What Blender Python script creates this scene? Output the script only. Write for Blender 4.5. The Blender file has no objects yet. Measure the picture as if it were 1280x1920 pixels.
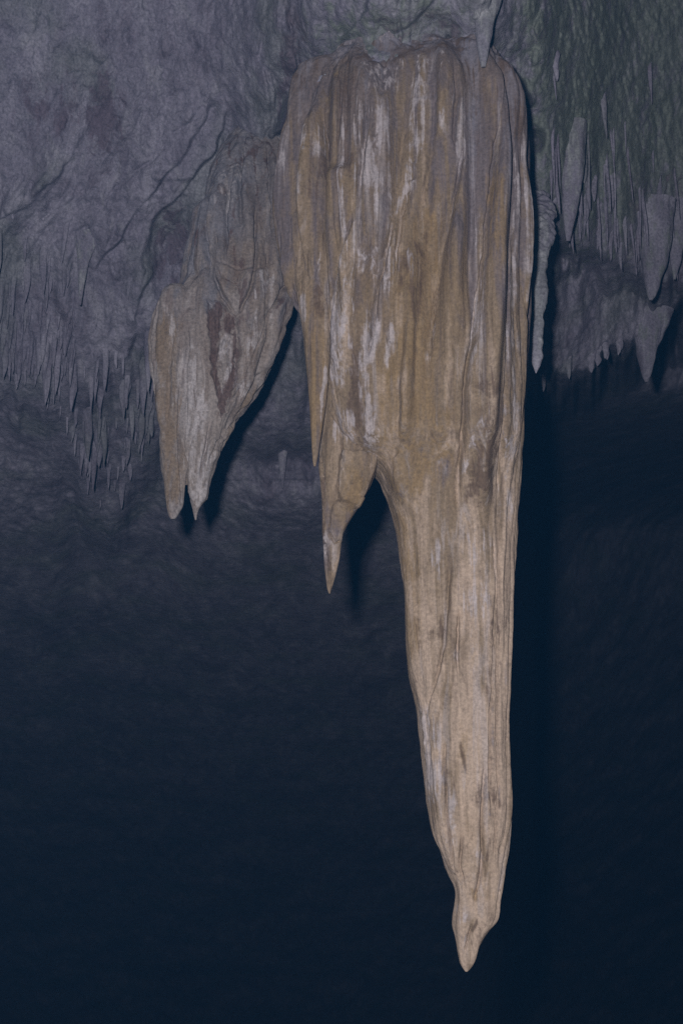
import bpy, math, random
import numpy as np
from concurrent.futures import ThreadPoolExecutor

# ------------------------------------------------------------------ camera, world, light, exposure
scene = bpy.context.scene
col = scene.collection
LENS, SENSOR, PITCH = 55.0, 36.0, math.radians(15.0)
EYE = np.array([0.0, 0.0, 1.6])
cam_data = bpy.data.cameras.new("camera")
cam_data.sensor_fit = 'VERTICAL'
cam_data.sensor_height = SENSOR
cam_data.lens = LENS
cam_data.clip_end = 300.0
cam = bpy.data.objects.new("camera", cam_data)
cam.location = EYE
cam.rotation_euler = (math.radians(90) + PITCH, 0, 0)
col.objects.link(cam)
scene.camera = cam

world = bpy.data.worlds.new("World")
scene.world = world
world.use_nodes = True
wn = world.node_tree.nodes
bg = wn["Background"]
sky = wn.new("ShaderNodeTexSky")
sky.sky_type = 'NISHITA'
sky.sun_disc = False
sky.sun_elevation = math.radians(40)
sky.sun_rotation = math.radians(160)
world.node_tree.links.new(sky.outputs[0], bg.inputs[0])
bg.inputs[1].default_value = 0.003          # the little daylight that reaches this far into the cave

fl = bpy.data.lights.new("camera_flash", 'POINT')   # the photographer's flash: the only lamp in the cave
fl.energy = 1650
fl.color = (0.93, 0.95, 0.985)
fl.shadow_soft_size = 0.07
flash = bpy.data.objects.new("camera_flash", fl)
flash.location = EYE + np.array([-0.22, 0.05, 0.30])
col.objects.link(flash)

vs = scene.view_settings
vs.view_transform = 'Standard'
vs.look = 'None'
vs.exposure = 0.0
vs.gamma = 1.0
vs.use_curve_mapping = False
scene.cycles.use_denoising = False
scene.cycles.max_bounces = 4
scene.cycles.diffuse_bounces = 2
scene.cycles.volume_bounces = 0
random.seed(7)

# ------------------------------------------------------------------ helpers
K = SENSOR / LENS / 1920.0
SP, CP = math.sin(PITCH), math.cos(PITCH)

def at(px, py, Y):
    """place measured in the photograph -> world point on the upright plane at distance Y"""
    px = np.asarray(px, float); py = np.asarray(py, float); Y = np.asarray(Y, float)
    cx = (px - 640.0) * K
    cy = (960.0 - py) * K
    t = Y / (CP - cy * SP)
    return np.stack(np.broadcast_arrays(cx * t, Y + 0 * cx, EYE[2] + t * (SP + cy * CP)), -1)

_rng = np.random.RandomState(11)
_g = _rng.normal(size=(64 ** 3, 3)); _g /= np.linalg.norm(_g, axis=1)[:, None]
_g = _g.astype(np.float32)
_pool = ThreadPoolExecutor(4)

def _noise(x, y, z):
    xi, yi, zi = np.floor(x), np.floor(y), np.floor(z)
    fx, fy, fz = x - xi, y - yi, z - zi
    X = xi.astype(np.int32) & 63; Y = yi.astype(np.int32) & 63; Z = zi.astype(np.int32) & 63
    u = fx * fx * fx * (fx * (fx * 6 - 15) + 10)
    v = fy * fy * fy * (fy * (fy * 6 - 15) + 10)
    w = fz * fz * fz * (fz * (fz * 6 - 15) + 10)
    xs_ = (X << 12, ((X + 1) & 63) << 12); ys_ = (Y << 6, ((Y + 1) & 63) << 6); zs_ = (Z, (Z + 1) & 63)
    def corner(i, j, k):
        g = _g[xs_[i] + ys_[j] + zs_[k]]
        return g[:, 0] * (fx - i) + g[:, 1] * (fy - j) + g[:, 2] * (fz - k)
    def lerp(p, q, t): return p + (q - p) * t
    return lerp(lerp(lerp(corner(0, 0, 0), corner(1, 0, 0), u), lerp(corner(0, 1, 0), corner(1, 1, 0), u), v),
                lerp(lerp(corner(0, 0, 1), corner(1, 0, 1), u), lerp(corner(0, 1, 1), corner(1, 1, 1), u), v), w) * 1.6

def noise(x, y, z):
    """gradient noise, about -1..1"""
    x, y, z = np.broadcast_arrays(np.asarray(x, np.float32), np.asarray(y, np.float32), np.asarray(z, np.float32))
    shp = x.shape
    x, y, z = x.ravel(), y.ravel(), z.ravel()
    n = x.size
    if n < 4000: return _noise(x, y, z).reshape(shp)
    k = max(8, n // 16000); cut = np.linspace(0, n, k + 1).astype(int)
    out = list(_pool.map(lambda i: _noise(x[cut[i]:cut[i + 1]], y[cut[i]:cut[i + 1]], z[cut[i]:cut[i + 1]]), range(k)))
    return np.concatenate(out).reshape(shp)

def fbm(x, y, z, octaves=3, gain=0.5):
    s, a, f = 0, 1.0, 1.0
    for i in range(octaves):
        s = s + a * noise(x * f + 17.3 * i, y * f + 5.1 * i, z * f + 9.7 * i)
        a *= gain; f *= 2.03
    return s

def billow(x, y, z):
    """rounded columns parted by creases"""
    n = noise(x, y, z)
    return 2.4 * np.sqrt(n * n + .0025) - .8

def cracks(x, y, z, w):
    """thin wandering lines that come and go"""
    n = noise(x, y, z)
    return np.exp(-(n / w) ** 2) * sstep(.0, .35, noise(x * .31 + 9, y * .31, z * .7 + 4))

def sstep(a, b, x):
    t = np.clip((np.asarray(x) - a) / (b - a), 0, 1)
    return t * t * (3 - 2 * t)

def gsmooth(v, s):
    r = max(1, int(3 * s)); k = np.exp(-0.5 * (np.arange(-r, r + 1) / s) ** 2); k /= k.sum()
    p = np.concatenate([2 * v[0] - v[r:0:-1], v, 2 * v[-1] - v[-2:-r - 2:-1]])
    return np.convolve(p, k, 'valid')

def tag(o, label=None, cat=None, group=None, kind=None):
    if label: o["label"] = label
    if cat: o["category"] = cat
    if group: o["group"] = group
    if kind: o["kind"] = kind
    return o

def empty(name, loc):
    o = bpy.data.objects.new(name, None); o.location = [float(c) for c in loc]; o.empty_display_size = 0.1
    col.objects.link(o); return o

def grid_mesh(name, V, nu, nv, closed, attrs=None, caps=False):
    """V: (nv, nu, 3) rows; closed: wrap around in u"""
    idx = np.arange(nu * nv).reshape(nv, nu)
    if closed:
        a = idx[:-1]; b = np.roll(idx, -1, 1)[:-1]; c = np.roll(idx, -1, 1)[1:]; d = idx[1:]
    else:
        a = idx[:-1, :-1]; b = idx[:-1, 1:]; c = idx[1:, 1:]; d = idx[1:, :-1]
    F = np.stack([a, d, c, b], -1).reshape(-1, 4)
    P = V.reshape(-1, 3)
    tris = np.zeros((0, 3), int)
    if caps:
        P = np.concatenate([P, V[0].mean(0)[None], V[-1].mean(0)[None]])
        n = nu * nv
        t0 = np.stack([np.full(nu, n), idx[0], np.roll(idx[0], -1)], -1)
        t1 = np.stack([np.full(nu, n + 1), np.roll(idx[-1], -1), idx[-1]], -1)
        tris = np.concatenate([t0, t1])
    me = bpy.data.meshes.new(name)
    nl = F.size + tris.size
    me.vertices.add(len(P)); me.vertices.foreach_set("co", P.astype(np.float32).ravel())
    me.loops.add(nl); me.loops.foreach_set("vertex_index", np.concatenate([F.ravel(), tris.ravel()]).astype(np.int32))
    nf = len(F) + len(tris)
    starts = np.concatenate([np.arange(len(F)) * 4, F.size + np.arange(len(tris)) * 3]).astype(np.int32)
    me.polygons.add(nf); me.polygons.foreach_set("loop_start", starts)
    me.polygons.foreach_set("use_smooth", np.ones(nf, bool))
    me.update(calc_edges=True)
    if attrs is not None:
        A = np.zeros((len(P), 4), np.float32); A[:, 3] = .5
        A[:nu * nv, :attrs.shape[-1]] = attrs.reshape(nu * nv, -1)
        if caps: A[nu * nv] = A[:nu].mean(0); A[nu * nv + 1] = A[nu * (nv - 1):nu * nv].mean(0)
        ca = me.color_attributes.new("deposit_shade", 'FLOAT_COLOR', 'POINT')
        ca.data.foreach_set("color", A.ravel())
    return me

def link(name, me, mat, parent=None):
    o = bpy.data.objects.new(name, me); me.materials.append(mat) if not me.materials else None
    col.objects.link(o)
    if parent is not None:
        o.parent = parent
        o.matrix_parent_inverse = parent.matrix_basis.inverted()
    return o

def line_rows(Z, pts, Y):
    """the rows of a lofted grid that a measured line crosses, and the line's course"""
    p = at([q[0] for q in pts], [q[1] for q in pts], Y)
    o = np.argsort(p[:, 2]); zz = p[o, 2]; xx = p[o, 0]
    L = zz[-1] - zz[0]; e = min(0.14, L * 0.35)
    zr = Z[:, 0]
    r = np.nonzero((zr > zz[0] - e) & (zr < zz[-1] + e))[0]
    if len(r) == 0: return slice(0, 0), None, None
    sl = slice(r[0], r[-1] + 1)
    z1 = zr[sl]
    fade = sstep(zz[0] - e * .5, zz[0] + e, z1) * (1 - sstep(zz[-1] - e, zz[-1] + e * .5, z1))
    xc = np.interp(z1, zz, xx)
    if len(xc) > 60: xc = gsmooth(xc, min(8, len(xc) // 8))
    return sl, xc[:, None].astype(np.float32), fade[:, None].astype(np.float32)

def carve(d, X, Z, lines, Y0, fr, wob):
    """grooves along measured lines; one side of each stands proud by the ledge height"""
    for pts, w, a, led in lines:
        sl, xc, fade = line_rows(Z, pts, Y0)
        if xc is None: continue
        sd = X[sl] + wob[sl] - xc
        sg = 1.0 if led >= 0 else -1.0
        side = sstep(-w, w, sd * sg) * np.exp(-np.clip(sd * sg, 0, None) / .06)
        d[sl] += fr[sl] * fade * (-1.9 * a * np.exp(-(sd / w) ** 2) + 2.1 * abs(led) * side)

# ------------------------------------------------------------------ materials (procedural)
def rgb(r, g, b): return (r, g, b, 1.0)

def stone(name, pale, tan, grey, white, brown, ochre, streak=(15, 15, 1.5), bump=0.35, speck=1.0, rough=0.86, dust=None):
    """pale / tan / grey: fresh calcite, iron-stained and dusty stone, chosen by the deposit map's fourth channel"""
    m = bpy.data.materials.new(name); m.use_nodes = True
    nt = m.node_tree; n = nt.nodes; l = nt.links
    b = n["Principled BSDF"]; b.inputs["Roughness"].default_value = rough
    b.inputs["Specular IOR Level"].default_value = 0.22
    b.inputs["Diffuse Roughness"].default_value = 0.2
    geo = n.new("ShaderNodeNewGeometry")
    def nz(sc, scale, detail=5, rough=.6, dist=0.0):
        mp = n.new("ShaderNodeMapping"); mp.inputs["Scale"].default_value = sc
        l.new(geo.outputs["Position"], mp.inputs[0])
        t = n.new("ShaderNodeTexNoise"); t.inputs["Scale"].default_value = scale
        t.inputs["Detail"].default_value = detail; t.inputs["Roughness"].default_value = rough
        t.inputs["Distortion"].default_value = dist
        l.new(mp.outputs[0], t.inputs["Vector"]); return t.outputs["Fac"]
    def math_(op, a, c=None):
        t = n.new("ShaderNodeMath"); t.operation = op
        for i, v in enumerate((a, c)):
            if v is None: continue
            if isinstance(v, (int, float)): t.inputs[i].default_value = v
            else: l.new(v, t.inputs[i])
        return t.outputs[0]
    def ramp(v, lo, hi):
        t = n.new("ShaderNodeMapRange"); t.interpolation_type = 'SMOOTHSTEP'
        l.new(v, t.inputs[0]); t.inputs[1].default_value = lo; t.inputs[2].default_value = hi
        return t.outputs[0]
    def mix(f, a, c):
        t = n.new("ShaderNodeMix"); t.data_type = 'RGBA'
        if isinstance(f, (int, float)): t.inputs[0].default_value = f
        else: l.new(f, t.inputs[0])
        for i, v in ((6, a), (7, c)):
            if isinstance(v, tuple): t.inputs[i].default_value = v
            else: l.new(v, t.inputs[i])
        return t.outputs[2]
    at_ = n.new("ShaderNodeAttribute"); at_.attribute_name = "deposit_shade"
    sep = n.new("ShaderNodeSeparateColor"); l.new(at_.outputs["Color"], sep.inputs[0])
    A = at_.outputs["Alpha"]
    s1 = nz(streak, 1.0, 6, .63, .8)
    s2 = nz((streak[0] * 3.0, streak[1] * 3.0, streak[2] * 2.4), 1.0, 5, .65, .4)
    s3 = nz((streak[0] * .45 + 3, streak[1] * .45, streak[2] * .8), 1.0, 5, .6, .8)
    blot = nz((1, 1, .8), 8.0, 7, .68, .5)
    fine = nz((1, 1, 1), 70.0, 5, .75)
    pits = nz((1, 1, .7), 30.0, 4, .6)
    big = nz((1, 1, .6), 1.6, 4, .55)
    jit = math_('ADD', math_('MULTIPLY', math_('SUBTRACT', s2, .5), 1.5), math_('MULTIPLY', math_('SUBTRACT', blot, .5), 1.2))
    Aj = math_('ADD', A, math_('ADD', math_('MULTIPLY', math_('SUBTRACT', s3, .5), 2.6), math_('MULTIPLY', math_('SUBTRACT', blot, .5), .9)))
    c = mix(ramp(Aj, 0.0, .5), pale, tan)
    c = mix(ramp(Aj, .5, 1.0), c, grey)
    if dust: c = mix(ramp(Aj, 1.15, 1.6), c, dust)
    c = mix(math_('MULTIPLY', ramp(s1, .52, .68), .42), c, brown)
    c = mix(math_('MULTIPLY', ramp(s1, .46, .32), .38), c, white)
    c = mix(math_('MULTIPLY', ramp(blot, .54, .78), .28), c, brown)
    c = mix(math_('MULTIPLY', ramp(big, .48, .66), .35), c, ochre)
    def masked(ch, lo, hi, amp):
        return math_('MULTIPLY', ramp(math_('ADD', sep.outputs[ch], math_('MULTIPLY', jit, amp)), lo, hi), ramp(sep.outputs[ch], .04, .25))
    c = mix(math_('MULTIPLY', masked(2, .15, .9, 1.6), .75), c, ochre)
    c = mix(math_('MULTIPLY', masked(1, .2, .85, 2.4), .8), c, brown)
    c = mix(math_('MULTIPLY', masked(0, .25, 1.15, 3.0), .70), c, white)
    c = mix(math_('MULTIPLY', ramp(pits, .62, .72), .35 * speck), c, brown)
    hsv = n.new("ShaderNodeHueSaturation"); l.new(c, hsv.inputs["Color"])
    val = math_('ADD', math_('MULTIPLY', math_('SUBTRACT', fine, .5), 2.0 * speck), math_('MULTIPLY', math_('SUBTRACT', s2, .5), .8))
    l.new(math_('ADD', 1.0, val), hsv.inputs["Value"])
    l.new(hsv.outputs[0], b.inputs["Base Color"])
    h = math_('ADD', math_('ADD', math_('MULTIPLY', fine, .18), math_('MULTIPLY', pits, .22)), math_('ADD', math_('MULTIPLY', blot, .6), math_('MULTIPLY', s2, .38)))
    bp = n.new("ShaderNodeBump"); bp.inputs["Strength"].default_value = bump; bp.inputs["Distance"].default_value = 0.03
    l.new(h, bp.inputs["Height"]); l.new(bp.outputs[0], b.inputs["Normal"])
    return m

M_main = stone("flowstone_tan", rgb(.47, .345, .26), rgb(.25, .176, .115), rgb(.17, .132, .13), rgb(.48, .415, .42), rgb(.12, .077, .055), rgb(.265, .172, .085), bump=.5, speck=.8, streak=(15, 15, .9), dust=rgb(.215, .19, .215))
M_left = stone("flowstone_grey", rgb(.38, .325, .31), rgb(.29, .235, .215), rgb(.22, .20, .22), rgb(.50, .445, .445), rgb(.11, .062, .052), rgb(.235, .16, .10), bump=.5, streak=(12, 12, 2.0))
M_wall = stone("cave_limestone", rgb(.315, .285, .335), rgb(.235, .208, .255), rgb(.18, .155, .195), rgb(.37, .345, .37), rgb(.125, .092, .115), rgb(.16, .18, .135),
               streak=(6, 3, 2.2), bump=.8)

# ------------------------------------------------------------------ the cave wall and ceiling
_ty = np.arange(-400, 2400, 10.0)
_tY = gsmooth(np.interp(_ty, [-400, 0, 300, 600, 760, 1000, 1200, 1500, 1920, 2400],
                        [7.4, 7.9, 8.45, 9.1, 9.65, 11.4, 14.6, 23.0, 42.0, 62.0]), 12)

def wall_base(x, y):
    """distance of the rock behind the stalactites, without its fine relief"""
    Y = np.interp(y, _ty, _tY)
    Y = Y + sstep(980, 1380, x) * 1.3 - .35 * np.exp(-((x - 1000) / 90.) ** 2) * sstep(620, 420, y) + sstep(300, -300, x) * -.3
    # the rock swells where the big stalactite and its neighbour hang from it
    Y = Y - 1.4 * np.exp(-((x - 735) / 250) ** 2 - ((y + 20) / 215) ** 2)
    Y = Y - .18 * np.exp(-((x - 500) / 110) ** 2 - ((y - 130) / 150) ** 2) - .15 * np.exp(-((x - 500) / 80) ** 2 - ((y - 380) / 160) ** 2)
    Y = Y - .35 * np.exp(-((x - 905) / 60) ** 2 - ((y - 20) / 140) ** 2)
    # lower edges of the hanging flowstone sheets
    e1 = np.interp(x, [-400, 0, 60, 120, 165, 200, 280, 560, 700, 990, 1020, 1050, 1100, 1180, 1240, 1300, 1700],
                      [690, 700, 722, 715, 680, 650, 600, 560, 520, 430, 505, 470, 478, 500, 520, 545, 600])
    e2 = np.interp(x, [-400, 60, 130, 160, 220, 260, 300, 400, 600, 960, 1000, 1060, 1100, 1140, 1190, 1240, 1300, 1700],
                      [820, 830, 860, 930, 955, 880, 800, 760, 755, 735, 728, 706, 690, 655, 635, 600, 560, 520])
    jag = 20 * noise(x / 34., y / 90., 3.3) + 16 * noise(x / 13., y / 70., 8.3)
    d1 = .28 + .42 * sstep(960, 1010, x)
    d2 = .35 * sstep(90, 150, x) * sstep(400, 290, x) + (4.5 + 14 * sstep(720, 1000, y)) * sstep(840, 1010, x)
    Y = Y + d1 * sstep(-10, 60 + 70 * (x < 640), y - e1 - jag) + d2 * sstep(-10, 100, y - e2 - jag)
    # folded edges of the sheets on the left: the side towards the light stands proud
    for pts, amp, wd in (([(395, 190), (372, 245), (338, 300), (300, 345), (262, 380), (232, 430), (205, 475), (170, 510)], .10, 90),
                         ([(425, 210), (400, 280), (372, 318), (335, 360), (303, 395), (282, 440), (272, 500)], .13, 80),
                         ([(700, -100), (690, 20), (600, 110), (560, 200), (552, 300), (560, 420)], -.10, 60),
                         ([(500, 120), (512, 220), (520, 320), (532, 420)], .08, 30),
                         ([(1015, 0), (1002, 70), (992, 140), (988, 230)], -.10, 50),
                         ([(150, 270), (120, 320), (70, 372), (20, 400), (-20, 430)], .07, 55), ([(548, 20), (552, 90), (550, 160), (556, 240)], .10, 35), ([(486, 60), (492, 140), (502, 220), (498, 300)], .07, 30), ([(940, -60), (925, 10), (912, 60), (908, 130)], .12, 40), ([(840, -60), (800, 20), (770, 50), (660, 95)], .06, 40),
                         ([(300, 480), (262, 560), (250, 640), (225, 730)], .10, 40)):
        p = np.array(pts, float); o = np.argsort(p[:, 1])
        xc = np.interp(y, p[o, 1], p[o, 0]); s = x - xc + 12 * noise(x / 60., y / 45., 1.7) + 2 * noise(x / 14., y / 12., 6.7)
        f = sstep(p[:, 1].min() - 20, p[:, 1].min() + 40, y) * (1 - sstep(p[:, 1].max() - 40, p[:, 1].max() + 20, y))
        f = f * (.35 + .65 * sstep(-.35, .15, noise(y / 38., p[0, 0] / 7., 2.5)))
        sg = 1 if amp > 0 else -1
        Y = Y + f * abs(amp) * (sstep(-3, 5, s * sg) * np.exp(-np.clip(s * sg, 0, None) / wd) - .5 * np.exp(-(s / wd) ** 2))
    # recess beside the forked stalactite, crevice between the two stalactites, hole under the right-hand sheet
    Y = Y + .22 * np.exp(-(np.abs((x - 325) / 42) ** 3) - np.abs((y - 465) / 75) ** 3)
    cre = 866 + 22 * noise(x / 60., 2.2, 0) + 9 * noise(x / 18., y / 50., 4)
    Y = Y + .5 * np.exp(-np.abs((x - 545) / 75) ** 2) * np.exp(-((y - cre) / 34) ** 2)
    Y = Y - .25 * np.exp(-np.abs((x - 530) / 110) ** 2) * np.exp(-((y - 950) / 55) ** 2)
    Y = Y + .6 * np.exp(-((x - 1052) / 30) ** 2 - ((y - 482) / 22) ** 2)
    Y = Y + .3 * np.exp(-((x - 1003) / 14) ** 2 - ((y - 262) / 18) ** 2)
    # a thin skin of flowstone runs from the ceiling down over the shoulders of the great stalactite
    lip = np.interp(x, [540, 575, 610, 650, 700, 750, 790, 840, 880, 915, 950, 985], [250, 190, 140, 118, 126, 114, 84, 72, 90, 124, 150, 190]) \
        + 16 * noise(x / 26., 4.1, 2) + 9 * noise(x / 9., y / 40., 6)
    lf = np.interp(y, [0, 50, 80, 100, 120, 135, 150, 180, 220, 300], [710, 675, 645, 622, 600, 587, 574, 561, 552, 532])
    rt = np.interp(y, [0, 50, 80, 100, 120, 135, 150, 180, 220, 300], [880, 898, 918, 936, 950, 960, 970, 982, 990, 993])
    rel = np.clip(np.abs(x - (lf + rt) / 2) / ((rt - lf) / 2), 0, 4)
    front = 7.0 + np.interp(y, [-60, 0, 60, 110, 160, 220], [.9, .45, .25, .12, .04, 0]) - .34 * np.clip(1 - np.minimum(rel, 1) ** 2.9, 0, 1) ** .345
    skin = front - .025 + 1.6 * sstep(-8, 26, y - lip) + 5.5 * np.clip(rel - .96, 0, None)
    h = np.clip(.5 + .5 * (skin - Y) / .18, 0, 1)
    Y = np.where(y < 330, skin * (1 - h) + Y * h - .18 * h * (1 - h), Y)
    return Y

def wall_surface(x, y, detail=True):
    Y = wall_base(x, y)
    P = at(x, y, Y)
    X, Z = P[..., 0], P[..., 2]
    # flow direction: diagonal on the upper left, plumb elsewhere
    w = sstep(560, 330, x)
    yc = 430 + 50 * np.tanh((y - 430) / 50.)
    q = x + w * .55 * np.minimum(y, yc) + 22 * noise(x / 120., y / 160., 5.5) + 7 * noise(x / 40., y / 60., 9.5)
    qm = q * K * 8.5
    low = sstep(1040, 840, y)
    curtain = np.where(x < 640, sstep(230, 470, y) * sstep(1000, 820, y), sstep(140, 340, y) * sstep(660, 520, y))
    curtain = np.maximum(curtain, .55 * np.exp(-((x - 740) / 260.) ** 4) * sstep(230, 80, y))
    curtain = np.maximum(curtain, .42 * sstep(600, 480, x) * sstep(60, 200, y) * sstep(560, 400, y))
    patch = .45 + .75 * sstep(-.3, .4, noise(X * 1.7, 8.8, Z * 1.3))
    Y = Y + .11 * noise(X * 1.1, Y * .6, Z * .9) * (1 + .6 * (y > 900)) + .06 * noise(X * 3.1, 4.4, Z * 2.4)
    Y = Y - low * (.006 + .066 * curtain) * patch * billow(qm * 4.2, noise(X * 2, 0, Z * 2) * .5, Z * .7)
    Y = Y - low * (.003 + .033 * curtain) * patch * billow(qm * 10, 2.5 + noise(X * 3, 5, Z * 3) * .5, Z * 1.4)
    Y = Y - low * (.004 + .010 * curtain) * billow(qm * 24, 1.5, Z * 3.2)
    Y = Y - .034 * np.abs(fbm(X * 4.3 + .5 * Z, Y * 3, Z * 3.6, 4, .6)) * (1 - .5 * curtain) + .024 * fbm(X * 13, Y * 4, Z * 11, 4, .6)
    Y = Y + .022 * low * cracks(qm * 2.1, 3.0, Z * 1.1, .045) + .016 * low * cracks(qm * 4.6, 7.0, Z * 2.3, .05)
    # slanting beds on the deep wall
    deep = sstep(660, 900, y)
    sl = (y + .42 * (x - 300)) * K * Y
    Y = Y + deep * ((.09 + .008 * (Y - 10)) * fbm(X * .9 + .18 * Y, Y * .16, Z * .5, 4, .6) + .05 * noise(sl * .9, X * .6, 3.1))
    return Y

ys = np.concatenate([np.arange(-300, 0, 8.0), np.arange(0, 1000, 2.15), np.arange(1000, 2160, 5.5)])
xs = np.concatenate([np.arange(-360, 0, 8.0), np.arange(0, 1280, 2.2), np.arange(1280, 1660, 8.0)])
GX, GY = np.meshgrid(xs, ys)
WY = wall_surface(GX, GY)
WV = at(GX, GY, WY)
att = np.zeros(GX.shape + (4,)); att[..., 3] = .5
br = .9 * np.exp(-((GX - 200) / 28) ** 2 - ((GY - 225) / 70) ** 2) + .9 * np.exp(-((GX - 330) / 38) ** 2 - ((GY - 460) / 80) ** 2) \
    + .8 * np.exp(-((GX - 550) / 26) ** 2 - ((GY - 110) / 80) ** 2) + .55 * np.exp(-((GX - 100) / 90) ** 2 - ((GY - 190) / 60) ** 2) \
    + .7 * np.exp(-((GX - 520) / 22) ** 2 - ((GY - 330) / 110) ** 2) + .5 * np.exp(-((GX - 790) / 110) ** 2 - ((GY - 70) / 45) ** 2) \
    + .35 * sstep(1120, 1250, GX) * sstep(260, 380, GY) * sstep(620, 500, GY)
att[..., 1] = np.clip(br, 0, 1)  # brown stains, plus shade painted into the recess beside the forked stalactite
att[..., 2] = np.maximum(.9 * sstep(900, 1050, GX) * sstep(620, 250, GY), .8 * np.exp(-((GX - 740) / 190) ** 2 - ((GY - 70) / 70) ** 2))
att[..., 0] = .45 * np.exp(-((GX - 430) / 40) ** 2 - ((GY - 420) / 120) ** 2) + .4 * np.exp(-((GX - 905) / 22) ** 2 - ((GY - 50) / 80) ** 2)
wall = link("cave_wall", grid_mesh("cave_wall", WV, len(xs), len(ys), False, att), M_wall)
tag(wall, "grey blue limestone cave ceiling and wall sinking back into darkness", kind="structure")

# ------------------------------------------------------------------ lofted dripstone bodies
def loft(rows, Yc, depth, nf=300, nb=90, nrow=600, power=2.3, smooth=5.0, disp=None, paint=None, Yshift=None, zdense=None):
    """rows: (py, left px, right px) outline; Yc: distance of the axis; depth(hw): half thickness from the half width"""
    r = np.array(rows, float)
    yy = np.linspace(r[0, 0], r[-1, 0], 1600)
    L = gsmooth(np.interp(yy, r[:, 0], r[:, 1]), smooth); R = gsmooth(np.interp(yy, r[:, 0], r[:, 2]), smooth)
    t = np.linspace(0, 1, nrow)
    span = r[-1, 0] - r[0, 0]
    py = r[0, 0] + span * (t + .035 * np.sin(2 * np.pi * t) * -1)
    Lp = np.interp(py, yy, L); Rp = np.maximum(np.interp(py, yy, R), Lp + 1.0)
    ysh = np.zeros(nrow) if Yshift is None else np.interp(py, [a[0] for a in Yshift], [a[1] for a in Yshift])
    if Yshift is not None: ysh = gsmooth(ysh, 12)
    A = at(Lp, py, Yc); B = at(Rp, py, Yc)
    cx = (A[:, 0] + B[:, 0]) / 2; hw = (B[:, 0] - A[:, 0]) / 2; z = A[:, 2]
    hd = depth(hw, py)
    th = np.concatenate([np.linspace(np.pi, 2 * np.pi, nf, endpoint=False), np.linspace(0, np.pi, nb, endpoint=False)])
    c, s = np.cos(th), np.sin(th)
    ce = np.sign(c) * np.abs(c) ** (2 / power); se = np.sign(s) * np.abs(s) ** (2 / power)
    X = cx[:, None] + hw[:, None] * ce;  Y = (Yc + ysh)[:, None] + hd[:, None] * se; Z = np.repeat(z[:, None], len(th), 1)
    nx = c[None] / np.maximum(hw, .01)[:, None]; ny = s[None] / np.maximum(hd, .01)[:, None]
    ln = np.hypot(nx, ny); nx /= ln; ny /= ln
    X, Y, Z, nx, ny = [q.astype(np.float32) for q in (X, Y, Z, nx, ny)]
    d = np.zeros_like(X)
    if disp is not None:
        d = disp(X, Y, Z, ny) * np.clip(hw / .09, .12, 1)[:, None]
    sl_, sr_ = [np.abs(np.gradient(e[:, 0], z)) for e in (A, B)]
    turn = np.where(ce[None] < 0, sl_[:, None], sr_[:, None])
    d = d / (1 + (np.clip(turn - .5, 0, None) * np.abs(ce)[None] ** .5) ** 2)
    V = np.stack([X + nx * d, Y + ny * d, Z], -1)
    a = paint(X, Y, Z, ny)
    return V, len(th), nrow, a

# ---- the great stalactite
YM, YF = 7.0, 6.72
main_rows = [(0, 710, 880), (50, 675, 898), (80, 645, 918), (100, 622, 936), (120, 600, 950), (135, 587, 960), (150, 574, 970), (180, 561, 982), (220, 552, 990), (300, 532, 993),
    (350, 525, 997), (400, 527, 1002), (450, 537, 1003), (500, 544, 1000), (560, 556, 996), (620, 577, 992), (680, 590, 990), (740, 600, 988),
    (790, 608, 984), (830, 618, 980), (852, 634, 977), (866, 660, 976), (876, 690, 975), (884, 706, 974), (920, 722, 971), (960, 738, 970), (1000, 746, 969), (1050, 751, 966), (1100, 757, 962),
    (1200, 762, 958), (1250, 766, 956), (1320, 779, 957), (1400, 787, 956), (1450, 792, 956), (1500, 797, 955), (1540, 803, 955), (1570, 808, 951),
    (1600, 820, 949), (1630, 836, 946), (1650, 849, 944), (1665, 856, 942), (1690, 857, 938), (1720, 852, 935), (1735, 851, 927), (1750, 853, 911),
    (1770, 856, 899), (1790, 858, 894), (1802, 860, 890), (1810, 862, 887), (1815, 865, 884), (1819, 868, 880), (1822, 872, 876)]
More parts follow.
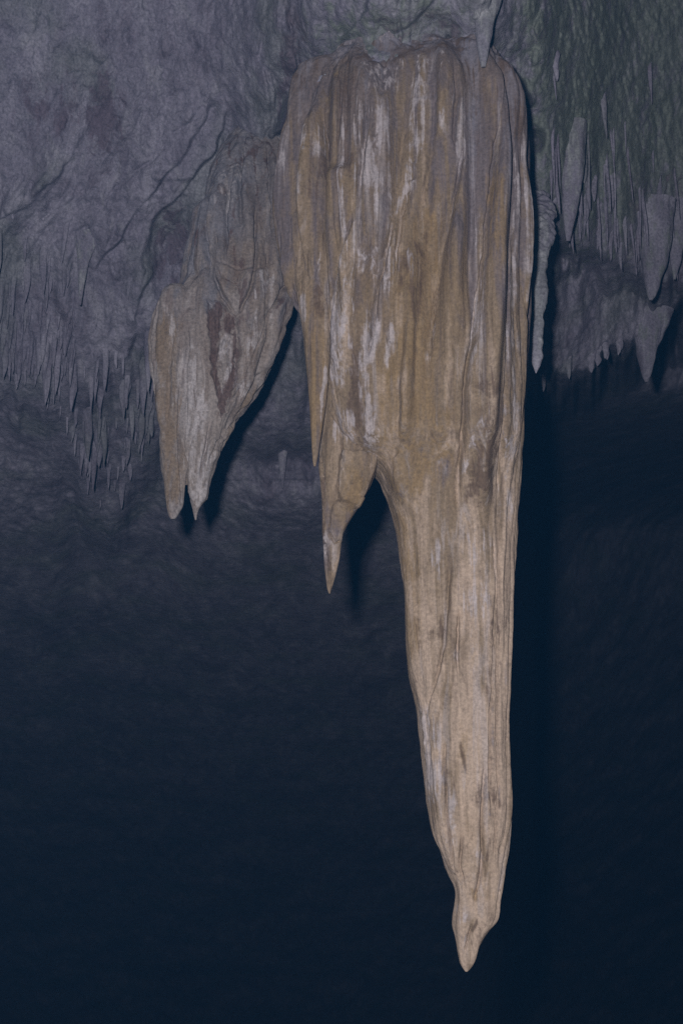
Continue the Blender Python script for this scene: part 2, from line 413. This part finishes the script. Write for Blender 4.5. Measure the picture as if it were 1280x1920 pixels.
grooves = [  # (points, half width m, depth m, ledge m: how far the right side stands proud)
    ([(926, 260), (915, 330), (905, 420), (896, 520), (885, 620), (873, 700), (867, 780), (863, 860), (858, 940)], .011, .030, .022),
    ([(971, 290), (966, 370), (958, 450), (949, 560), (945, 640), (943, 720), (940, 820), (938, 900)], .008, .022, .008),
    ([(862, 300), (846, 400), (831, 480), (817, 560), (806, 640), (797, 730)], .009, .024, .014),
    ([(738, 420), (722, 500), (706, 560), (698, 620), (689, 670)], .011, .028, .016),
    ([(663, 430), (642, 500), (627, 560), (619, 640), (615, 720), (613, 755)], .011, .030, .018),
    ([(592, 200), (600, 260), (606, 330), (604, 390), (598, 450)], .012, .026, -.014),
    ([(772, 150), (766, 220), (753, 280), (745, 350)], .010, .022, .010),
    ([(782, 300), (766, 360), (753, 420), (744, 480), (740, 540)], .009, .020, .012),
    ([(692, 190), (686, 270), (681, 340), (676, 400)], .010, .022, .008),
    ([(641, 120), (636, 200), (632, 270)], .010, .020, -.010),
    ([(546, 290), (556, 380), (560, 460), (573, 540), (580, 630)], .010, .022, .014),
    ([(846, 140), (850, 200), (846, 270), (852, 320)], .009, .018, .008),
    ([(815, 150), (812, 240), (806, 330), (790, 400), (776, 470)], .010, .018, .010),
    ([(757, 600), (752, 700), (746, 780), (748, 860)], .012, .016, .010),
    ([(780, 560), (778, 660), (776, 760)], .009, .014, -.008),
    ([(846, 1040), (843, 1120), (836, 1190), (822, 1260), (800, 1320)], .010, .014, .010),
    ([(863, 1140), (859, 1210), (861, 1250)], .006, .016, .004),
    ([(838, 1390), (836, 1450), (843, 1540), (850, 1590), (857, 1650)], .008, .018, .008),
    ([(914, 1430), (908, 1520), (912, 1580), (905, 1640), (896, 1690)], .009, .018, -.008),
    ([(872, 1560), (866, 1620), (878, 1660)], .006, .010, .004),
    ([(893, 1730), (885, 1765), (876, 1790)], .006, .012, -.006),
    ([(928, 1000), (934, 1100), (932, 1200), (926, 1300), (922, 1400), (926, 1500)], .007, .014, -.008),
    ([(942, 1020), (944, 1120), (941, 1240), (940, 1360), (942, 1480), (938, 1600)], .006, .014, .006),
]
ridges = [  # rounded drapery columns: (points, half width m, height m)
    ([(915, 120), (935, 220), (932, 360), (922, 520), (908, 680), (900, 840), (898, 960)], .050, .060),
    ([(820, 60), (822, 160), (805, 300), (790, 420)], .060, .055),
    ([(712, 170), (718, 300), (705, 420), (690, 520)], .045, .040),
    ([(590, 180), (575, 300), (572, 420), (585, 520)], .040, .035),
    ([(770, 480), (764, 640), (756, 800), (765, 950)], .050, .040),
    ([(845, 420), (838, 560), (828, 700), (822, 850)], .040, .035),
    ([(655, 480), (650, 600), (645, 700)], .035, .035)]
whites = [([(690, 240), (692, 310), (688, 380)], .022, .9), ([(706, 240), (702, 330), (697, 420)], .012, .6), ([(792, 190), (776, 320), (758, 390)], .014, .9),
    ([(866, 180), (855, 250), (858, 340)], .014, .9), ([(737, 450), (726, 520), (714, 580)], .026, 1.0), ([(657, 460), (640, 540), (626, 580)], .017, .8),
    ([(664, 520), (642, 640), (630, 730)], .036, .95), ([(690, 600), (684, 700), (692, 780), (701, 860)], .022, 1.0), ([(712, 570), (702, 640), (690, 700)], .012, .9),
    ([(737, 600), (732, 650), (722, 700)], .016, .9), ([(566, 560), (562, 610)], .014, .8), ([(893, 540), (882, 640), (876, 720)], .018, .6),
    ([(655, 770), (657, 830)], .012, .9), ([(728, 130), (742, 240)], .05, .5), ([(600, 470), (596, 520)], .014, .8), ([(610, 210), (585, 300)], .02, .6),
    ([(640, 760), (645, 810)], .02, .8), ([(660, 850), (690, 866)], .02, .8), ([(905, 770), (866, 880), (862, 930)], .012, .5), ([(790, 1290), (800, 1400), (808, 1500)], .045, .75), ([(894, 980), (900, 1060), (884, 1180)], .05, .55),
    ([(868, 1690), (862, 1740)], .03, .5), ([(850, 1470), (850, 1560)], .012, .7), ([(968, 380), (966, 560), (962, 700), (958, 850), (954, 980)], .035, .55), ([(893, 420), (884, 520)], .02, .5), ([(720, 200), (700, 330)], .01, .7),
    ([(752, 380), (742, 430)], .01, .7), ([(828, 560), (812, 640), (802, 700)], .01, .5), ([(855, 1200), (853, 1260)], .01, .7), ([(820, 1000), (826, 1090)], .018, .5)]
browns = [([(912, 700), (915, 800), (905, 900), (888, 950)], .045, .8), ([(640, 140), (700, 130), (640, 230)], .09, .5), ([(760, 440), (752, 560)], .03, .45),
    ([(700, 440), (690, 520)], .03, .6), ([(938, 1080), (934, 1250), (930, 1420), (930, 1560)], .035, .4), ([(830, 1100), (815, 1220)], .03, .4),
    ([(668, 640), (664, 740), (672, 830)], .022, .9), ([(860, 90), (800, 110)], .1, .6), ([(790, 420), (775, 640)], .035, .4), ([(660, 300), (650, 400)], .04, .5), ([(960, 180), (975, 260)], .05, .6)]
ochres = [([(712, 890), (745, 990), (757, 1100), (764, 1240)], .05, .95), ([(735, 640), (728, 760), (722, 860)], .05, .8), ([(780, 400), (770, 700), (790, 950)], .10, .6),
    ([(590, 650), (588, 860)], .06, .7), ([(915, 330), (922, 560)], .03, .6), ([(870, 1330), (880, 1450)], .05, .35), ([(905, 1660), (910, 1690)], .04, .5), ([(830, 720), (830, 900)], .05, .5)]

def flutes(X, Y, Z, amp=1.0, crease=1.0):
    wx = X + .06 * noise(X * 1.1, 3, Z * .7) + .014 * noise(X * 5, 1, Z * 3)
    d = .020 * noise(wx * 5, Y * 5, Z * .3) + .021 * billow(wx * 6, Y * 6, Z * .3 + 3) + .0065 * billow(wx * 14, Y * 14, Z * .5 + 5) + .0020 * billow(wx * 34, Y * 34, Z * 1.1 + 2)
    d = d - crease * (.010 * cracks(wx * 4, Y * 4, Z * .5, .03) + .006 * cracks(wx * 9, Y * 9, Z * 1.1 + 7, .04))
    return amp * d + .010 * noise(X * 3, Y * 3, Z * 2.0) + .0022 * fbm(X * 20, Y * 20, Z * 9, 3, .6)

def arch_shade(X, Z, above=False):
    """mask for shade painted in brown where the drapery springs from the ceiling"""
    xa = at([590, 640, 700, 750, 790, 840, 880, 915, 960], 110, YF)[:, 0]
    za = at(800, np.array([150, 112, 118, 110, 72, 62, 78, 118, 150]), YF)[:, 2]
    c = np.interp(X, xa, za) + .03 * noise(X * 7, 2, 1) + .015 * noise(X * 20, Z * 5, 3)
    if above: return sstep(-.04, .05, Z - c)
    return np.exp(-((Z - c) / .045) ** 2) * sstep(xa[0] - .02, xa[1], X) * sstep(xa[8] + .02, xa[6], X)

def main_disp(X, Y, Z, ny):
    zt = at(800, 420, YM)[2]; zl = at(800, 1000, YM)[2]; zb = at(800, 1500, YM)[2]
    upper = sstep(zl, zt, Z[:, :1])
    d = flutes(X, Y, Z, .5 + 1.5 * upper, .3 + .5 * upper)
    fr = sstep(.1, -.25, ny)
    carve(d, X, Z, grooves, YF, fr, .006 * noise(X * 6, Z * 9, 2.0) + .003 * noise(X * 20, Z * 25, 6.0))
    for pts, w, h in ridges:
        sl, xc, fade = line_rows(Z, pts, YF)
        d[sl] += 1.45 * fr[sl] * fade * h * np.exp(-((X[sl] - xc) / w) ** 2)
    wx = X + .05 * noise(X * 1.1, 3, Z * .8)
    d = d + upper * .042 * billow(wx * 3.4, Y * 3.4, Z * .25 + 1)
    crust = fbm(X * 40, Y * 40, Z * 16, 2)
    for pts, w, a in whites:                       # the white crusts stand a little proud and are knobbly
        sl, xc, fade = line_rows(Z, pts, YF)
        if xc is None: continue
        d[sl] += fr[sl] * fade * np.exp(-((X[sl] - xc) / (w * 1.2)) ** 2) * a * (.005 + .007 * crust[sl])
    xr = at(926, 1300, YF)[0]
    rgt = sstep(-.03, .03, X - xr) * (1 - sstep(zl, at(0, 800, YM)[2], Z[:, :1]))
    d = d + rgt * .010 * (billow(X * 20, Y * 20, Z * 1.1) + .7 * noise(X * 26, Y * 26, Z * 4))
    low = sstep(zl, zb, Z[:, :1])
    d = d + low * (.008 * noise(X * 6, Y * 6, Z * 3) + .004 * billow(X * 12, Y * 12, Z * 2.0))
    # hood-shaped lobe on the upper left
    h = at(632, 345, YF); d = d + fr * .05 * np.exp(-((X - h[0]) / .09) ** 2 - (np.where(Z > h[2], (Z - h[2]) / .05, (Z - h[2]) / .35)) ** 2)
    return d

def paint_lines(X, Z, Y0, groups, fr, tone=.5):
    out = np.zeros(X.shape + (4,), np.float32)
    Xw = X + .012 * noise(X * 9, Z * 5, 4.) + .006 * noise(X * 22, Z * 18, 1.)
    for ch, lines in enumerate(groups):
        for pts, w, a in lines:
            sl, xc, fade = line_rows(Z, pts, Y0)
            if xc is None: continue
            out[sl, :, ch] = np.maximum(out[sl, :, ch], fade * a * np.exp(-((Xw[sl] - xc) / (w * 1.35)) ** 2) * (fr[sl] if isinstance(fr, np.ndarray) else fr))
    out[..., 3] = tone
    return out

def drip_paint(o, X, Y, Z, ny, amount):
    """pale calcite along the crests of the flutes, brown down their creases"""
    wx = X + .06 * noise(X * 1.1, 3, Z * .7) + .014 * noise(X * 5, 1, Z * 3)
    n6 = np.abs(noise(wx * 6, Y * 6, Z * .3 + 3)); n14 = np.abs(noise(wx * 14, Y * 14, Z * .5 + 5))
    gate = sstep(-.1, .4, noise(X * 2.2, 6.6, Z * 1.5)); gate2 = sstep(-.15, .35, noise(X * 2.2, 1.6, Z * 1.5))
    w = np.maximum(sstep(.30, .46, n6) * .7, sstep(.30, .44, n14) * .75) * gate * amount
    b = np.maximum(np.exp(-(n6 / .05) ** 2), .8 * np.exp(-(n14 / .07) ** 2)) * gate2 * amount
    o[..., 0] = np.maximum(o[..., 0], w); o[..., 1] = np.maximum(o[..., 1], b * .9)

def main_paint(X, Y, Z, ny):
    zz = at(800, np.array([1500, 1150, 900, 650, 450, 250, 170, 110, 60]), YM)[:, 2]
    tone = np.interp(Z[:, :1], zz, [.0, .08, .38, .58, .86, 1.05, 1.2, 1.6, 2.0])
    o = paint_lines(X, Z, YF, (whites, browns, ochres), sstep(.25, -.1, ny), tone)
    o[..., 1] = np.maximum(o[..., 1], np.maximum(.6 * arch_shade(X, Z), .25 * arch_shade(X, Z, True)))  # shade under the ceiling lip, painted on as brown
    drip_paint(o, X, Y, Z, ny, .30 + .42 * sstep(at(800, 1000, YM)[2], at(800, 520, YM)[2], Z[:, :1]))
    return o

tip = at(872, 1818, YM); top = at(800, 120, YM)
great = tag(empty("stalactite", top), "huge tan fluted stalactite with long pointed tip hanging in the middle", "stalactite")
main_depth = lambda hw, py: np.minimum(hw * .80, .30 + .12 * hw)
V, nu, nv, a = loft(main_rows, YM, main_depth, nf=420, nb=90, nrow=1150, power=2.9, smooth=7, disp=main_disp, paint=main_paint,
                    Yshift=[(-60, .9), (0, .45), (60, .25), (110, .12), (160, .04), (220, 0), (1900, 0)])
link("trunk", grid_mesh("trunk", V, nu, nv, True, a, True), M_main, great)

tongue_rows = [(380, 560, 640), (450, 549, 640), (520, 550, 636), (580, 558, 630), (640, 567, 624), (700, 574, 619), (740, 577, 615), (760, 579, 612), (800, 581, 606),
               (830, 583, 601), (855, 585, 597), (868, 586, 594), (878, 588, 592)]
def tongue_disp(X, Y, Z, ny):
    return flutes(X, Y, Z, .45)
def tongue_paint(X, Y, Z, ny):
    return paint_lines(X, Z, 6.85, tone=.5, fr=1, groups=([([(562, 560), (561, 620)], .014, .9), ([(612, 700), (604, 800)], .007, .7)], [([(600, 500), (600, 640)], .02, .6)], [([(590, 560), (590, 700), (590, 860)], .045, .6)]))
V, nu, nv, a = loft(tongue_rows, 6.80, lambda hw, py: np.minimum(hw * .95, .10), nf=130, nb=50, nrow=420, smooth=8, disp=tongue_disp, paint=tongue_paint,
                    Yshift=[(380, .12), (600, .0), (880, -.03)])
link("side_lobe", grid_mesh("side_lobe", V, nu, nv, True, a, True), M_main, great)

blade_rows = [(560, 602, 690), (640, 596, 708), (720, 598, 716), (800, 602, 716), (850, 596, 713), (880, 593, 707), (905, 595, 698), (930, 596, 686), (960, 598, 668), (985, 600, 653), (1000, 601, 644),
              (1010, 602, 642), (1040, 604, 637), (1060, 606, 633), (1080, 609, 628), (1100, 612, 623), (1108, 614, 620), (1113, 616, 619)]
def poly_mask(X, Z, pts, Y0, soft, edge=None):
    """soft inside mask of a convex polygon"""
    p = at([q[0] for q in pts], [q[1] for q in pts], Y0)[:, [0, 2]]
    ar = np.sum(p[:, 0] * np.roll(p[:, 1], -1) - np.roll(p[:, 0], -1) * p[:, 1])
    if ar < 0: p = p[::-1]
    m = np.full(X.shape, 9.0)
    for i in range(len(p)):
        e = p[(i + 1) % len(p)] - p[i]; L = np.hypot(*e)
        m = np.minimum(m, (e[0] * (Z - p[i, 1]) - e[1] * (X - p[i, 0])) / L)
    if edge: return np.exp(-(m / edge) ** 2)
    return sstep(-soft, soft, m)
fac1 = [(640, 850), (690, 850), (722, 872), (690, 938), (664, 951), (640, 940), (632, 925)]
fac2 = [(628, 925), (664, 930), (700, 920), (652, 1002), (627, 1011), (616, 990)]
def blade_disp(X, Y, Z, ny):
    fr = sstep(.2, -.3, ny)
    wb = .005 * noise(X * 30, Z * 30, 1)
    m1 = poly_mask(X + wb, Z + wb, fac1, 6.83, .0018); m2 = poly_mask(X + wb, Z - wb, fac2, 6.83, .0018)
    d = flutes(X, Y, Z, .5) * (1 - .6 * np.maximum(m1, m2) * fr)
    ff = sstep(-.25, -.75, ny)
    d = d + ff * (.030 * m1 + .016 * m2)
    d = d - ff * (.022 * poly_mask(X + wb * 1.5, Z + wb * 1.5, fac1, 6.83, 0, .0045) + .022 * poly_mask(X + wb * 1.5, Z - wb * 1.5, fac2, 6.83, 0, .0045) * (1 - m1))
    carve(d, X, Z, [([(600, 870), (606, 920), (603, 970), (606, 1020), (612, 1060), (616, 1100)], .007, .022, .008), ([(636, 760), (640, 840), (642, 900)], .006, .012, .006), ([(676, 700), (680, 800), (684, 870)], .008, .014, -.008)],
          6.95, fr, .008 * noise(X * 10, Z * 40, 3.))
    return d
def blade_paint(X, Y, Z, ny):
    return paint_lines(X, Z, 6.95, ([([(628, 700), (630, 790), (640, 850)], .03, .8), ([(655, 770), (657, 840)], .012, .9), ([(694, 700), (690, 800), (700, 870)], .022, .9), ([(612, 1000), (618, 1060)], .02, .6)],
                                    [([(604, 880), (602, 940), (605, 1000), (614, 1070), (618, 1108)], .008, 1.0), ([(670, 740), (674, 860)], .02, .8)],
                                    [([(670, 880), (650, 990)], .04, .7)]), 1)
V, nu, nv, a = loft(blade_rows, 6.93, lambda hw, py: np.minimum(hw * .95, .135), nf=220, nb=60, nrow=520, power=2.4, smooth=3.0, disp=blade_disp, paint=blade_paint)
link("broken_blade", grid_mesh("broken_blade", V, nu, nv, True, a, True), M_main, great)

# ---- the forked stalactite on the left
YL = 8.05
left_rows = [(110, 440, 560), (200, 425, 552), (260, 410, 546), (320, 392, 545), (380, 368, 545), (440, 357, 545), (490, 350, 549), (520, 346, 552), (560, 322, 553), (580, 312, 549), (610, 304, 537), (640, 300, 524),
             (680, 299, 507), (700, 300, 499), (740, 303, 482), (770, 307, 466), (790, 311, 450), (812, 316, 442), (830, 321, 429), (850, 328, 412), (870, 339, 402), (885, 341, 397), (900, 343, 388), (908, 345, 375), (914, 348, 356)]
lgroove = [([(402, 430), (400, 520), (425, 570), (443, 592)], .010, .03, .012), ([(476, 380), (480, 470), (470, 550), (446, 592)], .010, .028, -.014), ([(546, 505), (530, 540), (514, 575)], .010, .03, .012),
           ([(352, 620), (345, 720), (340, 820), (346, 920)], .014, .028, .016), ([(430, 300), (420, 400), (425, 480)], .010, .022, .010), ([(386, 330), (384, 430), (390, 520)], .010, .022, -.010),
           ([(450, 200), (445, 300), (452, 420)], .012, .022, .010), ([(500, 230), (506, 330), (512, 430)], .010, .02, .01), ([(440, 800), (410, 820), (392, 860)], .008, .018, .008), ([(325, 600), (318, 700), (312, 800)], .014, .014, .008),
           ([(520, 640), (480, 700), (450, 770), (425, 800)], .008, .02, .012), ([(398, 790), (384, 850), (372, 900)], .010, .018, .010)]
YLF = 7.85
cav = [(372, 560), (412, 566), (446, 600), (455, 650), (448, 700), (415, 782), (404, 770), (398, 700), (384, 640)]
def left_disp(X, Y, Z, ny):
    fr = sstep(.1, -.3, ny)
    d = flutes(X, Y, Z, 1.3, .8) + .012 * fbm(X * 7, Y * 7, Z * 4, 3, .6)
    carve(d, X, Z, lgroove, YLF, fr, .008 * noise(X * 6, Z * 9, 2.) + .004 * noise(X * 20, Z * 25, 6.0))
    m = poly_mask(X + .012 * noise(X * 25, Z * 25, 1), Z + .012 * noise(X * 25, Z * 25, 7), cav, YLF, .006)
    d = d - fr * m * (.045 + .022 * fbm(X * 28, Y * 28, Z * 16, 2))
    return d
def left_paint(X, Y, Z, ny):
    fr = sstep(.3, -.1, ny)
    o = paint_lines(X, Z, YLF, ([([(350, 640), (358, 740), (372, 860), (366, 960)], .06, .8), ([(425, 640), (430, 700)], .03, .9), ([(300, 560), (322, 600), (322, 660)], .014, .7), ([(282, 660), (290, 720)], .012, .7), ([(500, 480), (470, 640), (430, 760)], .06, .4), ([(440, 260), (420, 400)], .05, .4)],
                                [([(370, 400), (364, 480)], .02, .4), ([(316, 430), (310, 520)], .03, .7)],
                                [([(310, 580), (312, 700), (325, 850), (322, 950)], .06, .95), ([(520, 640), (470, 740), (410, 830)], .025, .6)]), fr,
                    np.interp(Z[:, :1], at(400, np.array([950, 700, 560, 400, 200]), YL)[:, 2], [.1, .3, .7, 1.05, 1.2]))
    drip_paint(o, X, Y, Z, ny, .8)
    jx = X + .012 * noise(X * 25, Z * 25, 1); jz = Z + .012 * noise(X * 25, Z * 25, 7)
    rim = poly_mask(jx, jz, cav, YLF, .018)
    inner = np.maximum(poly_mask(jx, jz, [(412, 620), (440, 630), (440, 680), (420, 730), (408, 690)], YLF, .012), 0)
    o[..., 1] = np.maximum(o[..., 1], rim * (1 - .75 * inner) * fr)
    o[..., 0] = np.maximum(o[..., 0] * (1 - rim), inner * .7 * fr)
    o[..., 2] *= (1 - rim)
    return o
forked = tag(empty("stalactite", at(460, 200, YL)), "grey and ochre stalactite with forked double tip and brown cavity, left of the huge one", "stalactite")
V, nu, nv, a = loft(left_rows, YL, lambda hw, py: np.minimum(hw * .75, .26), nf=280, nb=60, nrow=640, smooth=6, disp=left_disp, paint=left_paint,
                    Yshift=[(110, .55), (180, .36), (260, .20), (400, .10), (520, .05), (620, 0), (920, -.05)])
link("body", grid_mesh("forked_body", V, nu, nv, True, a, True), M_left, forked)
for rows in ([(536, 312, 345), (544, 300, 358), (560, 290, 368), (582, 282, 372), (610, 277, 372), (640, 275, 370), (680, 277, 366), (700, 279, 364), (740, 283, 362), (770, 286, 360), (790, 290, 358), (820, 296, 356), (850, 301, 355), (880, 305, 353), (900, 308, 352), (930, 311, 350), (945, 312, 348), (955, 313, 344), (963, 315, 338), (969, 317, 333), (973, 320, 329)],
             [(780, 352, 430), (850, 348, 409), (890, 345, 396), (910, 346, 391), (922, 348, 389), (935, 354, 386), (944, 358, 378), (955, 361, 372), (968, 364, 369), (975, 366, 368)]):
    V, nu, nv, a = loft(rows, 7.95, lambda hw, py: np.minimum(hw * .9, .16), nf=130, nb=40, nrow=380, smooth=6, disp=left_disp, paint=left_paint)
    link("prong", grid_mesh("prong", V, nu, nv, True, a, True), M_left, forked)

# ---- lesser stalactites: (name, rows, Yc, label)
def small_disp(X, Y, Z, ny):
    return flutes(X, Y, Z, .5) + .008 * noise(X * 14, Y * 14, Z * 9)
def small(rows, Yc, label, dmax=.16, knob=0.0, flush=False, mat=None, name="stalactite", white=.0):
    def dsp(X, Y, Z, ny): return small_disp(X, Y, Z, ny) + knob * fbm(X * 16, Y * 16, Z * 20, 2)
    def pnt(X, Y, Z, ny):
        o = np.zeros(X.shape + (4,)); o[..., 0] = white; o[..., 2] = .3; o[..., 3] = .5; return o
    r0 = np.array(rows, float)
    cxm = (r0[:, 1] + r0[:, 2]) / 2
    if flush: Yc = float(wall_surface(cxm[None], r0[None, :, 0])[0, 0]) + min((r0[0, 2] - r0[0, 1]) * .5 * K * Yc * .9, dmax) * .8   # rooted in the rock face
    back = wall_surface(cxm[None], r0[None, :, 0])[0]
    f = np.clip((r0[-1, 0] - r0[:, 0]) / (r0[-1, 0] - r0[0, 0]), 0, 1) ** 3
    half = np.minimum((r0[:, 2] - r0[:, 1]) * .5 * K * Yc * .9, dmax)
    want = (0 if flush else max(back[0] + half[0] * .9 - Yc, 0)) * f            # the root runs back into the rock
    V, nu, nv, a = loft(rows, Yc, lambda hw, py: np.minimum(hw * .9, dmax), nf=70, nb=30, nrow=200, smooth=5, disp=dsp, paint=pnt,
                        Yshift=list(zip(r0[:, 0], want)))
    o = link(name, grid_mesh("lesser_stalactite", V, nu, nv, True, a, True), mat or M_wall)
    return tag(o, label, "stalactite")
small([(290, 990, 1050), (350, 992, 1052), (420, 1000, 1046), (470, 1004, 1032), (500, 1003, 1026), (515, 1001, 1026), (530, 999, 1027), (550, 999, 1028), (570, 1000, 1023), (590, 999, 1018), (620, 997, 1017), (650, 995, 1016), (670, 994, 1016), (685, 997, 1012), (695, 1001, 1008), (700, 1003, 1005)],
      7.55, "slender knobbly stalactite hanging close along the right edge of the huge one", .1, .02, False, M_wall, white=.35)
small([(585, 1184, 1262), (615, 1187, 1252), (640, 1190, 1240), (660, 1193, 1231), (680, 1197, 1226), (695, 1201, 1222), (707, 1204, 1218), (716, 1208, 1214)], 10.0,
      "dim grey cone stalactite, lowest on the far right", .3, flush=True)
small([(380, 1180, 1262), (440, 1190, 1258), (490, 1200, 1250), (520, 1206, 1242), (540, 1210, 1236), (555, 1213, 1229), (563, 1216, 1222)], 9.35, "broad grey stalactite above the lowest cone on the far right", .2, flush=True)
small([(380, 1245, 1290), (440, 1252, 1284), (490, 1256, 1276), (510, 1259, 1270), (524, 1262, 1266)], 9.3, "narrow grey stalactite at the right border of the picture", .15, flush=True)
small([(230, 1050, 1100), (300, 1052, 1096), (350, 1054, 1090), (400, 1056, 1080), (430, 1058, 1072), (452, 1061, 1068)], 8.35, "flat grey drapery stalactite right of the slender knobbly one", .12, white=.2, flush=True)
small([(-60, 872, 960), (0, 880, 940), (40, 886, 926), (80, 892, 918), (105, 896, 914), (125, 901, 910)], 6.60, "pale drip tongue hanging over the right shoulder of the huge stalactite", .16, white=.3)
small([(440, 140, 190), (490, 146, 168), (530, 147, 160), (555, 148, 156), (572, 149, 153)], 8.85, "thin pale drip stalactite below the folded sheet on the left", .08, white=.3, flush=True)
small([(846, 520, 540), (875, 524, 536), (900, 527, 533), (916, 529, 531)], 10.0, "tiny pale stalactite in the dark crevice between the two big stalactites", .06, white=.8, flush=True)

# ---- fringes of little drip ribs along the sheet edges: pieces of the wall
rib_meshes = []
for k in range(8):
    rs = np.random.RandomState(40 + k)
    nth, nr = 16, 30
    t = np.linspace(0, 1, nr); th = np.linspace(0, 2 * np.pi, nth, endpoint=False)
    rad = (1 - t ** (1.6 + 1.6 * rs.rand())) ** .75 * (.9 + .1 * np.sin(t * 9 + k)) + .03
    rad *= 1 + .22 * noise(t * 5, k * 3.1, 0) ; rad = np.clip(rad, .03, None); rad[-1] = .02
    bx = .35 * noise(t * 2.2, k * 1.7, 2) ; by = .35 * noise(t * 2.2, k * 1.7, 6)
    rr = rad[:, None] * (1 + .28 * noise(np.cos(th)[None] * 1.6, np.sin(th)[None] * 1.6, k + t[:, None] * 2.5))
    V = np.stack([bx[:, None] + rr * np.cos(th)[None], by[:, None] + rr * np.sin(th)[None], np.repeat(-t[:, None], nth, 1)], -1)
    A = np.zeros((nr, nth, 4)); A[..., 3] = .5
    me = grid_mesh("drip_rib", V, nth, nr, True, A, True); me.materials.append(M_wall); rib_meshes.append(me)

def rib(px, ytop, ytip, wpx):
    Y = float(wall_surface(np.array([[px]], float), np.array([[ytop + .35 * (ytip - ytop)]], float))[0, 0])
    p0 = at(px, ytop, Y); p1 = at(px, ytip, Y)
    o = bpy.data.objects.new("drip_rib", rib_meshes[random.randrange(8)])
    r = wpx * K * Y * .5; p0[1] += r * .85; o.location = p0
    o.scale = (r, r * 1.1, float(p0[2] - p1[2])); o.rotation_euler = (random.uniform(-.05, .05), random.uniform(-.05, .05), random.uniform(0, 6.28))
    col.objects.link(o); o.parent = wall
for i in range(210):                                            # left fringe: drips scattered down the slope to its ragged edge
    px = random.uniform(-30, 300)
    edge = np.interp(px, [-30, 60, 120, 160, 220, 260, 300], [700, 738, 790, 930, 968, 890, 760])
    tipy = edge - abs(random.gauss(0, 150)) + random.uniform(-10, 8)
    if tipy < 470: continue
    w_ = random.choice((5, 6, 8, 9, 11, 14, 19)) * random.uniform(.8, 1.2)
    rib(px, tipy - w_ * random.uniform(4.0, 9.0), tipy, w_)
for i in range(75):                                             # right-hand curtain
    px = random.uniform(1030, 1300)
    tipy = np.interp(px, [1025, 1100, 1180, 1240, 1300], [460, 485, 505, 530, 550]) - abs(random.gauss(0, 95)) + random.uniform(-8, 14)
    ln = random.uniform(50, 150); rib(px, tipy - ln, tipy, random.choice((5, 6, 8, 10, 14)) * random.uniform(.8, 1.2))
for i in range(9):                                             # ragged lip of the lower ledge on the right
    px = random.uniform(1010, 1180)
    tipy = np.interp(px, [1010, 1060, 1100, 1140, 1180], [738, 715, 700, 668, 645]) + random.uniform(-8, 10)
    rib(px, tipy - random.uniform(25, 60), tipy, random.uniform(10, 20))

# ------------------------------------------------------------------ hazy air of the cave, tinted deep blue to turn the dark blue
hv = bpy.data.materials.new("cave_air"); hv.use_nodes = True
hn = hv.node_tree.nodes; hn.remove(hn["Principled BSDF"])
pv = hn.new("ShaderNodeVolumePrincipled"); pv.inputs["Color"].default_value = rgb(.11, .45, 1.0)
pv.inputs["Density"].default_value = 0.00048
hv.node_tree.links.new(pv.outputs[0], hn["Material Output"].inputs["Volume"])
x0, x1, y0, y1, z0, z1 = -30, 30, -3, 85, -14, 16
c = [(x, y, z) for x in (x0, x1) for y in (y0, y1) for z in (z0, z1)]
hm = bpy.data.meshes.new("haze")
hm.from_pydata(c, [], [(0, 1, 3, 2), (4, 6, 7, 5), (0, 4, 5, 1), (2, 3, 7, 6), (0, 2, 6, 4), (1, 5, 7, 3)])
haze = link("haze", hm, hv)
tag(haze, "thin hazy air filling the cave, tinted to turn the dark blue", kind="stuff")
